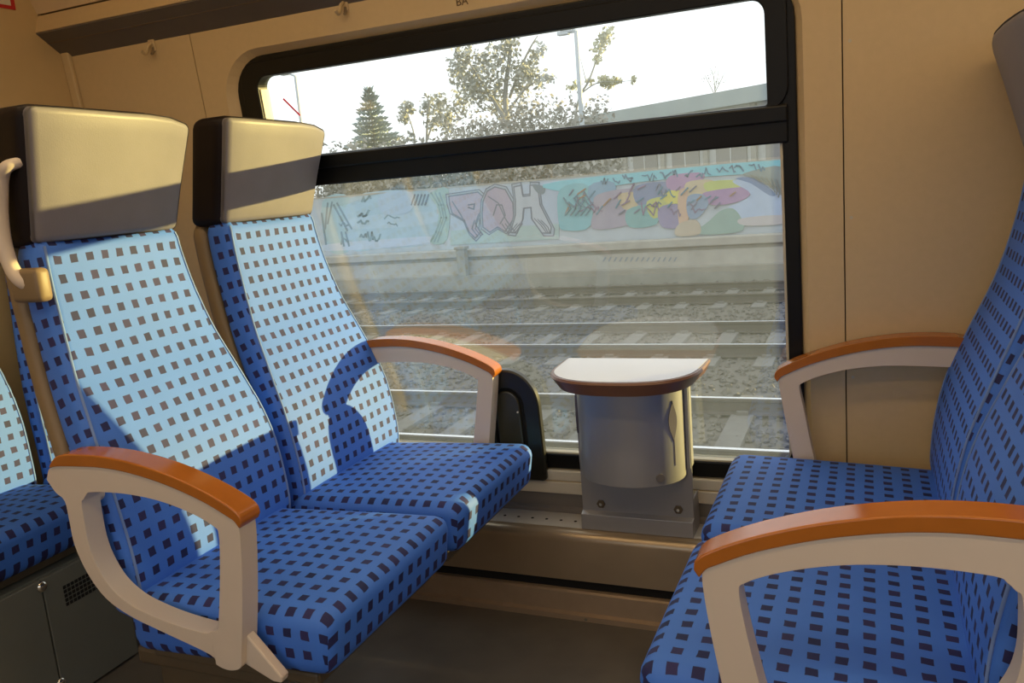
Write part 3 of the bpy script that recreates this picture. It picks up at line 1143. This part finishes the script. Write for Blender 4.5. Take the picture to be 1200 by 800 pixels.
# centre, three pink outlined letters
patch([(528, 224), (655, 212), (655, 276), (528, 284)], (176, 186, 206), blob=False)
patch([(528, 270), (655, 262), (655, 280), (528, 287)], (164, 184, 180), blob=False)
pk, ol = (172, 150, 172), (92, 96, 116)
L1 = [(526, 230), (540, 228), (560, 225), (569, 233), (569, 243), (561, 251), (557, 262), (563, 272), (557, 279), (550, 272), (544, 258), (530, 250), (527, 240)]
L2 = [(571, 224), (580, 219), (592, 222), (601, 238), (602, 256), (592, 271), (583, 266), (574, 272), (566, 266), (565, 250), (566, 236)]
L3 = [(602, 219), (611, 217), (613, 230), (621, 229), (621, 217), (630, 217), (633, 240), (646, 266), (645, 273), (635, 273), (623, 256), (622, 243), (614, 244), (613, 256), (606, 273), (598, 272), (604, 252), (604, 235)]
for Lp in (L1, L2, L3):
    cx = sum(p[0] for p in Lp) / len(Lp); cy = sum(p[1] for p in Lp) / len(Lp)
    patch([(cx + (p[0] - cx) * 1.12, cy + (p[1] - cy) * 1.10) for p in Lp], (158, 166, 182), 'graffiti_outline', False)
    patch(Lp, pk if Lp is not L3 else (186, 186, 196), 'graffiti_letter', False)
    stroke(Lp + Lp[:1], ol, 1.5)
    stroke([(cx + (p[0] - cx) * 1.14, cy + (p[1] - cy) * 1.12) for p in Lp + Lp[:1]], ol, 1.2)
stroke([(549, 240), (556, 239), (555, 245), (549, 243)], (70, 66, 84), 1.6)
stroke([(530, 236), (540, 252), (545, 262)], ol, 1.2)
stroke([(578, 252), (582, 240), (588, 240), (592, 252), (586, 262)], ol, 1.4)
stroke([(572, 230), (584, 238), (592, 256), (600, 268)], ol, 1.2)
patch([(624, 216), (638, 219), (637, 227), (630, 226)], (100, 112, 124))
for k in range(3):
    stroke([(556 + k * 3, 258 - k), (553 + k * 4, 268), (560 + k * 3, 277 - k)], ol, 1.1)
    stroke([(588 + k * 4, 262), (596 + k * 4, 274 - k), (606 + k * 3, 262)], ol, 1.1)
    stroke([(626 + k * 4, 256 + k), (634 + k * 4, 264 + k), (640 + k * 2, 272)], ol, 1.0)

# right, turquoise ground with colourful piece
patch([(655, 212), (917, 187), (917, 200), (780, 210), (700, 220), (656, 224)], (120, 200, 214))
patch([(656, 222), (690, 218), (692, 264), (664, 270), (655, 262)], (112, 178, 188))
patch([(690, 218), (720, 214), (716, 242), (696, 250)], (112, 150, 182))
patch([(700, 228), (745, 222), (750, 252), (735, 264), (695, 268), (696, 246)], (158, 140, 160))
patch([(725, 228), (748, 226), (745, 244), (730, 244)], (206, 172, 128))
patch([(745, 218), (785, 214), (780, 236), (748, 240)], (110, 120, 160))
patch([(735, 246), (765, 240), (770, 262), (738, 266)], (104, 160, 160))
patch([(758, 236), (784, 230), (790, 240), (766, 256)], (196, 190, 88))
patch([(778, 226), (805, 221), (802, 236), (782, 238)], (226, 206, 80))
patch([(772, 244), (796, 240), (800, 264), (776, 266)], (134, 116, 160))
patch([(785, 206), (825, 203), (812, 220), (784, 222)], (172, 120, 168))
patch([(804, 214), (835, 211), (826, 226), (806, 232)], (208, 178, 138))
patch([(795, 226), (806, 224), (806, 262), (796, 264)], (214, 160, 128))
patch([(826, 214), (862, 211), (870, 218), (834, 226)], (196, 200, 96))
patch([(824, 226), (872, 219), (880, 226), (866, 236), (834, 240)], (164, 116, 166))
patch([(806, 230), (824, 228), (830, 240), (816, 256), (806, 252)], (120, 142, 176))
patch([(858, 212), (898, 212), (917, 232), (917, 254), (868, 256), (850, 246), (880, 228)], (178, 194, 226))
patch([(872, 203), (917, 195), (917, 228), (904, 218), (880, 208)], (132, 138, 132))
patch([(862, 209), (884, 209), (908, 226), (902, 229), (880, 215)], (96, 120, 168))
patch([(832, 258), (846, 246), (862, 246), (870, 270), (816, 274)], (132, 160, 148))
patch([(868, 256), (917, 252), (917, 262), (872, 264)], (196, 180, 180))
patch([(796, 262), (816, 258), (820, 274), (792, 276)], (192, 166, 140))
db = (70, 110, 140)
for i in range(16):
    x = 702 + i * 12.5 + random.uniform(-4, 4)
    y = 211 - i * 1.0 + random.uniform(-2, 3)
    pts, cx = [], x
    for k in range(random.randint(3, 6)):
        pts.append((cx, y + random.uniform(-4.5, 4.5)))
        cx += random.uniform(1.0, 3.5)
    stroke(pts, db, random.uniform(1.0, 1.9))
for i in range(9):
    scribble(random.uniform(660, 830), random.uniform(222, 252), random.uniform(14, 30), random.uniform(8, 16), 8, random.choice([(86, 90, 120), (64, 116, 146), (122, 88, 126)]), 1.2)
for i in range(34):
    x = random.uniform(662, 860); y = random.uniform(220, 250) - (x - 760) * .05
    stroke([(x, y), (x + random.uniform(4, 9), y - random.uniform(4, 12))], random.choice([(86, 84, 112), (60, 112, 140), (120, 84, 120), (150, 96, 60)]), 1.5)
for i in range(5):
    stroke([(660 + i * 6, 232 + i % 2 * 5), (668 + i * 6, 244), (662 + i * 6, 252)], (70, 110, 130), 1.5)
for i in range(6):
    stroke([(880 + i * 6, 205 + i), (890 + i * 5, 212 + i * 2), (902 + i * 2, 216 + i * 3)], (120, 116, 104), 1.2)
# tags on the concrete base
for i in range(14):
    x = 706 + i * 6.4
    y = 303
    A = [at(x, y + 3, 1, 14.855), at(x + 3, y - 2, 1, 14.855), at(x + 4.5, y - 1.4, 1, 14.855), at(x + 1.5, y + 3.6, 1, 14.855)]
    m_ = MB(); m_.poly([tuple(p) for p in A]); m_.ring([tuple(p) for p in A], [(p.x, 14.861, p.z) for p in A])
    m_.build('paint_stroke', paint((112, 116, 128)), cb)


# ------------------------------------------------------------------ trees, shrubs, lamps, building
def cg(sd_, lim):
    return max(-lim, min(lim, random.gauss(0, sd_)))


def leaf_quads(mb_, c, rad, n, size, flat=1.0):
    for _ in range(n):
        d = Vector((cg(1, 1.7), cg(1, 1.7), cg(1, 1.7) * flat))
        p = Vector(c) + d * rad * .5
        a = Vector((random.gauss(0, 1), random.gauss(0, 1), random.gauss(0, 1))).normalized()
        b = a.cross(Vector((random.gauss(0, 1), random.gauss(0, 1), random.gauss(0, 1)))).normalized()
        s_ = size * random.uniform(.6, 1.4)
        mb_.add([p - a * s_, p + b * s_ * .6, p + a * s_, p - b * s_ * .6], [(0, 1, 2, 3)])


def branch_tree(name, base, limbs, label, leafmat, size=.10, cat='tree', group='trees beyond the graffiti wall'):
    """limbs: list of (pixel path, y, radius, leaf clumps [(px,py,rad px,count)])"""
    t = empty(name, base)
    tag(t, label, cat, group)
    wood, fol = MB(), MB()
    for path, y, r, clumps in limbs:
        pts = [at(a, b, 1, y) for a, b in path]
        if path is limbs[0][0]:
            pts = [Vector((pts[0].x, y, GZ))] + pts
        pts = smooth_path(pts, 3)
        n = len(pts)
        wood.tube(pts, [r * (1 - .75 * i / (n - 1)) for i in range(n)], 6)
        for (cx, cy, rp, cnt) in clumps:
            c = at(cx, cy, 1, y + random.uniform(-.5, .5))
            leaf_quads(fol, c, rp / FPX * (y + 2), int(cnt * 1.7), size)
    wood.build('trunk', 'bark', t, smooth=60)
    if fol.v:
        tag(fol.build('foliage', leafmat, t, merge=False), kind='stuff')
    return t


YT = 27.0
gb = at(592, 170, 1, YT)
big = branch_tree('deciduous_tree', (gb.x, YT, GZ), [
    ([(600, 240), (596, 160), (592, 110), (598, 60), (596, 30)], YT, .16, [(596, 48, 13, 70), (590, 66, 20, 120), (575, 80, 18, 90), (604, 90, 18, 90)]),
    ([(598, 150), (580, 120), (560, 90), (545, 65)], YT, .09, [(545, 62, 14, 90), (538, 78, 14, 90), (550, 92, 16, 120), (565, 70, 16, 90), (548, 108, 14, 70)]),
    ([(596, 140), (575, 112), (552, 105), (536, 88)], YT + .3, .06, [(560, 105, 16, 110), (580, 100, 16, 90), (535, 90, 10, 40)]),
    ([(592, 150), (578, 130), (566, 120)], YT + .2, .05, [(566, 118, 14, 60), (585, 122, 14, 70)]),
    ([(597, 115), (610, 80), (622, 55), (630, 42)], YT + .2, .06, [(620, 80, 12, 70), (628, 66, 10, 40), (622, 90, 10, 50), (634, 56, 8, 20)]),
    ([(596, 130), (615, 105), (640, 88)], YT - .2, .05, [(638, 90, 9, 30), (618, 86, 12, 60), (632, 100, 7, 20), (648, 92, 6, 12)]),
    ([(600, 160), (606, 130), (616, 100)], YT, .05, [(610, 105, 10, 40)]),
], 'large thinly leaved autumn tree with several trunks beyond the wall', 'leaves', .085)
g = at(500, 200, 1, 28)
branch_tree('small_tree', (g.x, 28, GZ), [
    ([(498, 230), (500, 160), (502, 120), (498, 110)], 28, .07, [(499, 112, 3, 8), (501, 126, 10, 60), (514, 120, 12, 80), (524, 138, 12, 90), (510, 142, 13, 80)]),
    ([(500, 165), (512, 135), (530, 125)], 28, .04, [(535, 118, 14, 50), (545, 128, 12, 40), (525, 150, 9, 40)]),
], 'small bushy tree between the conifer and the large tree', 'leaves', .085)
g = at(484, 200, 1, 28.5)
branch_tree('small_tree', (g.x, 28.5, GZ), [
    ([(490, 240), (486, 165), (480, 140), (476, 128)], 28.5, .05, [(475, 126, 8, 60), (473, 138, 8, 60), (482, 128, 6, 30), (470, 165, 7, 30), (482, 160, 6, 20), (464, 168, 6, 25)]),
], 'slender round-topped little tree just right of the conifer', 'leaves', .085)
g = at(690, 200, 1, 26.5)
branch_tree('yellow_tree', (g.x, 26.5, GZ), [
    ([(668, 220), (676, 125), (690, 95), (702, 62), (712, 40)], 26.5, .06, [(708, 46, 8, 40), (703, 54, 8, 50), (712, 40, 8, 40), (700, 70, 6, 40), (695, 60, 4, 10)]),
    ([(680, 110), (700, 97), (722, 96), (744, 94)], 26.5, .025, [(712, 97, 8, 60), (706, 95, 6, 30), (724, 95, 5, 22), (743, 94, 4, 12), (690, 95, 6, 20)]),
    ([(688, 100), (683, 80), (678, 60)], 26.5, .02, [(676, 100, 6, 20), (668, 104, 5, 14)]),
], 'sparse yellow-leaved tree beside the right lamp post', 'leavesyellow', .075)
g = at(660, 200, 1, 29)
g = at(835, 130, 1, 44)
branch_tree('bare_tree', (g.x, 44, GZ), [
    ([(838, 150), (838, 110), (836, 88), (832, 80)], 44, .04, []),
    ([(838, 112), (830, 96), (826, 88)], 44, .025, [(828, 90, 6, 10)]),
    ([(838, 108), (846, 92), (850, 84)], 44, .025, [(845, 92, 8, 12)]),
    ([(838, 105), (841, 90), (842, 78)], 44, .02, [(838, 84, 6, 10)]),
], 'faint bare tree rising behind the grey roof', 'bush', .05)
# twiggy shrub row
for k, (px, top, wpx, lab) in enumerate(((560, 150, 26, 'brown twiggy shrub under the large tree, left of its trunk'), (610, 122, 34, 'dense brown shrub right under the large tree'), (655, 122, 30, 'brown twiggy shrub left of the right lamp post'), (698, 128, 22, 'low brown shrub at the end of the grey roof'))):
    c = at(px, 190, 1, 21.6 + (k % 2) * 2.4)
    t = empty('shrub', (c.x, c.y, GZ))
    tag(t, lab, 'shrub', 'shrubs behind the graffiti wall')
    wood, fol = MB(), MB()
    ztop = at(px, top, 1, c.y).z
    wm = wpx / FPX * 26
    for i in range(46):
        a = c.x + random.uniform(-.4, .4) * wm
        b = Vector((c.x + cg(.5, .9) * wm, c.y + cg(.3, .5), random.uniform(.55, 1.02) * (ztop - GZ) + GZ))
        wood.tube(smooth_path([(a, c.y, GZ), ((a + b.x) / 2 + random.gauss(0, .15), c.y, (b.z + GZ) / 2), tuple(b)], 2), [.018, .016, .012, .010, .006], 4)
        leaf_quads(fol, b, .45, 26, .07)
        leaf_quads(fol, (b.x, b.y, b.z * .6 + GZ * .4 + .6), .7, 26, .08)
    wood.build('twigs', 'bark', t)
    tag(fol.build('foliage', 'bush', t, merge=False), kind='stuff')
# long hedge-like undergrowth directly behind the wall, left half
for k in range(7):
    px = 400 + k * 48
    c = at(px, 215, 1, 16.9 + (k % 2) * 2.0)
    t = empty('undergrowth_bush', (c.x, c.y, GZ))
    tag(t, ['dry bush behind the wall above the tall tag strokes', 'dry bush behind the pale wall section', 'dry bush behind the wall left of the pink letters', 'dry bush behind the wall above the first pink letter', 'dry bush behind the wall above the last pink letter', 'dry bush behind the wall right of the pink letters', 'dry bush behind the wall at the start of the turquoise piece'][k], 'bush', 'bushes behind the graffiti wall')
    wood, fol = MB(), MB()
    for i in range(24):
        b = Vector((c.x + cg(.4, .42), c.y + cg(.3, .3), random.uniform(.9, 2.1)))
        wood.tube([(c.x + random.uniform(-.3, .3), c.y, GZ), tuple(b)], [.02, .006], 4)
        leaf_quads(fol, b, .6, 50, .07)
        leaf_quads(fol, (b.x, b.y, .9), .6, 30, .08)
    wood.build('twigs', 'bark', t)
    tag(fol.build('foliage', 'bush', t, merge=False), kind='stuff')

# conifer
YC = 31.0
top = at(432, 106, 1, YC)
cf = empty('conifer', (top.x, YC, GZ))
tag(cf, 'dark pointed conifer seen through the upper pane', 'tree', 'trees beyond the graffiti wall')
MB().tube([(top.x, YC, GZ), (top.x, YC, top.z)], [.16, .02], 8).build('trunk', 'bark', cf, smooth=60)
fol = MB()
H = top.z - GZ
for i in range(34):
    f = (i + .5) / 34
    z = top.z - f * H * .92
    R = .12 + 2.9 * f
    nb = 7 + int(10 * f)
    for k in range(nb):
        a = 2 * math.pi * (k + random.random()) / nb
        r = R * random.uniform(.75, 1.1)
        o = Vector((top.x, YC, z))
        tip = o + Vector((math.cos(a) * r, math.sin(a) * r, -.12 * r + random.uniform(-.05, .12) + .10))
        d = (tip - o)
        side = Vector((-math.sin(a), math.cos(a), 0))
        m2 = max(2, int(r / .16))
        for q in range(m2):
            p = o + d * ((q + .6) / m2)
            w_ = .10 + .10 * (1 - q / m2)
            e = p + d.normalized() * .20
            fol.add([p - d.normalized() * .08, p + side * w_ + Vector((0, 0, -.06)), e + Vector((0, 0, .03)), p - side * w_ + Vector((0, 0, -.06))], [(0, 1, 2, 3)])
            fol.add([p - d.normalized() * .08, p + Vector((0, 0, -.13)), e, p + Vector((0, 0, .06))], [(0, 1, 2, 3)])
tag(fol.build('foliage', 'needles', cf, merge=False), kind='stuff')


def lamp_post(pix_base, pix_top, y, arms, label):
    b = at(*pix_base, 1, y); tp = at(*pix_top, 1, y)
    t = empty('lamp_post', (tp.x, y, GZ))
    tag(t, label, 'lamp post', 'lamp posts by the tracks')
    MB().tube([(tp.x, y, GZ), (tp.x, y, tp.z)], [.085, .055], 10).build('pole', 'lamp', t, smooth=60)
    for (a, bq) in arms:
        e = at(a, bq, 1, y)
        arm = MB().tube([(tp.x, y, tp.z), tuple(e)], [.04, .035], 8).build('lamp_arm', 'lamp', t, smooth=60)
        dx = math.copysign(.32, e.x - tp.x)
        MB().box(min(e.x, e.x + dx), max(e.x, e.x + dx), y - .10, y + .10, e.z - .05, e.z + .05).build('lamp_head', 'lamp', arm, bevel=.02)


lamp_post((353, 145), (346, 89), 26.0, [(338, 86)], 'thin lamp post with a short arm at the left end of the upper pane')
lamp_post((684, 135), (675, 36), 20.3, [(671, 35), (667, 38)], 'taller lamp post among the trees at the centre right of the upper pane')

# long low building with grey roof, running obliquely
hbld = empty('low_building', (-3.3, 30, GZ))
tag(hbld, 'long low pale building with a flat grey roof at the right of the upper pane', 'building')
pA, pB = Vector((-12.5, 36.2)), Vector((7.0, 23.1))
dd = (pB - pA).normalized(); nn = Vector((-dd.y, dd.x))


def oblique(mb_, s0, s1, off, dep, z0, z1):
    c4 = [pA + dd * s0 + nn * off, pA + dd * s1 + nn * off, pA + dd * s1 + nn * (off + dep), pA + dd * s0 + nn * (off + dep)]
    A = [(p.x, p.y, z0) for p in c4]; B = [(p.x, p.y, z1) for p in c4]
    mb_.poly(A); mb_.poly(B); mb_.ring(A, B)
    return mb_


LEN = (pB - pA).length
oblique(MB(), 0, LEN, .25, 8, GZ, 3.28).build('building_wall', 'facade', hbld)
oblique(MB(), -.3, LEN + .3, -.15, 8.6, 3.28, 3.84).build('building_roof', 'roof', hbld)
for k in range(9):
    s0 = 1.2 + k * 2.4
    w_ = oblique(MB(), s0, s0 + 1.5, .20, .06, .9, 2.25).build('building_window', 'facadewin', hbld)
    oblique(MB(), s0 + .72, s0 + .78, .18, .05, .9, 2.25).build('window_bar', 'facade', w_)
    oblique(MB(), s0 - .62, s0 - .38, .12, .12, GZ, 3.28).build('building_pillar', 'concrete', hbld)
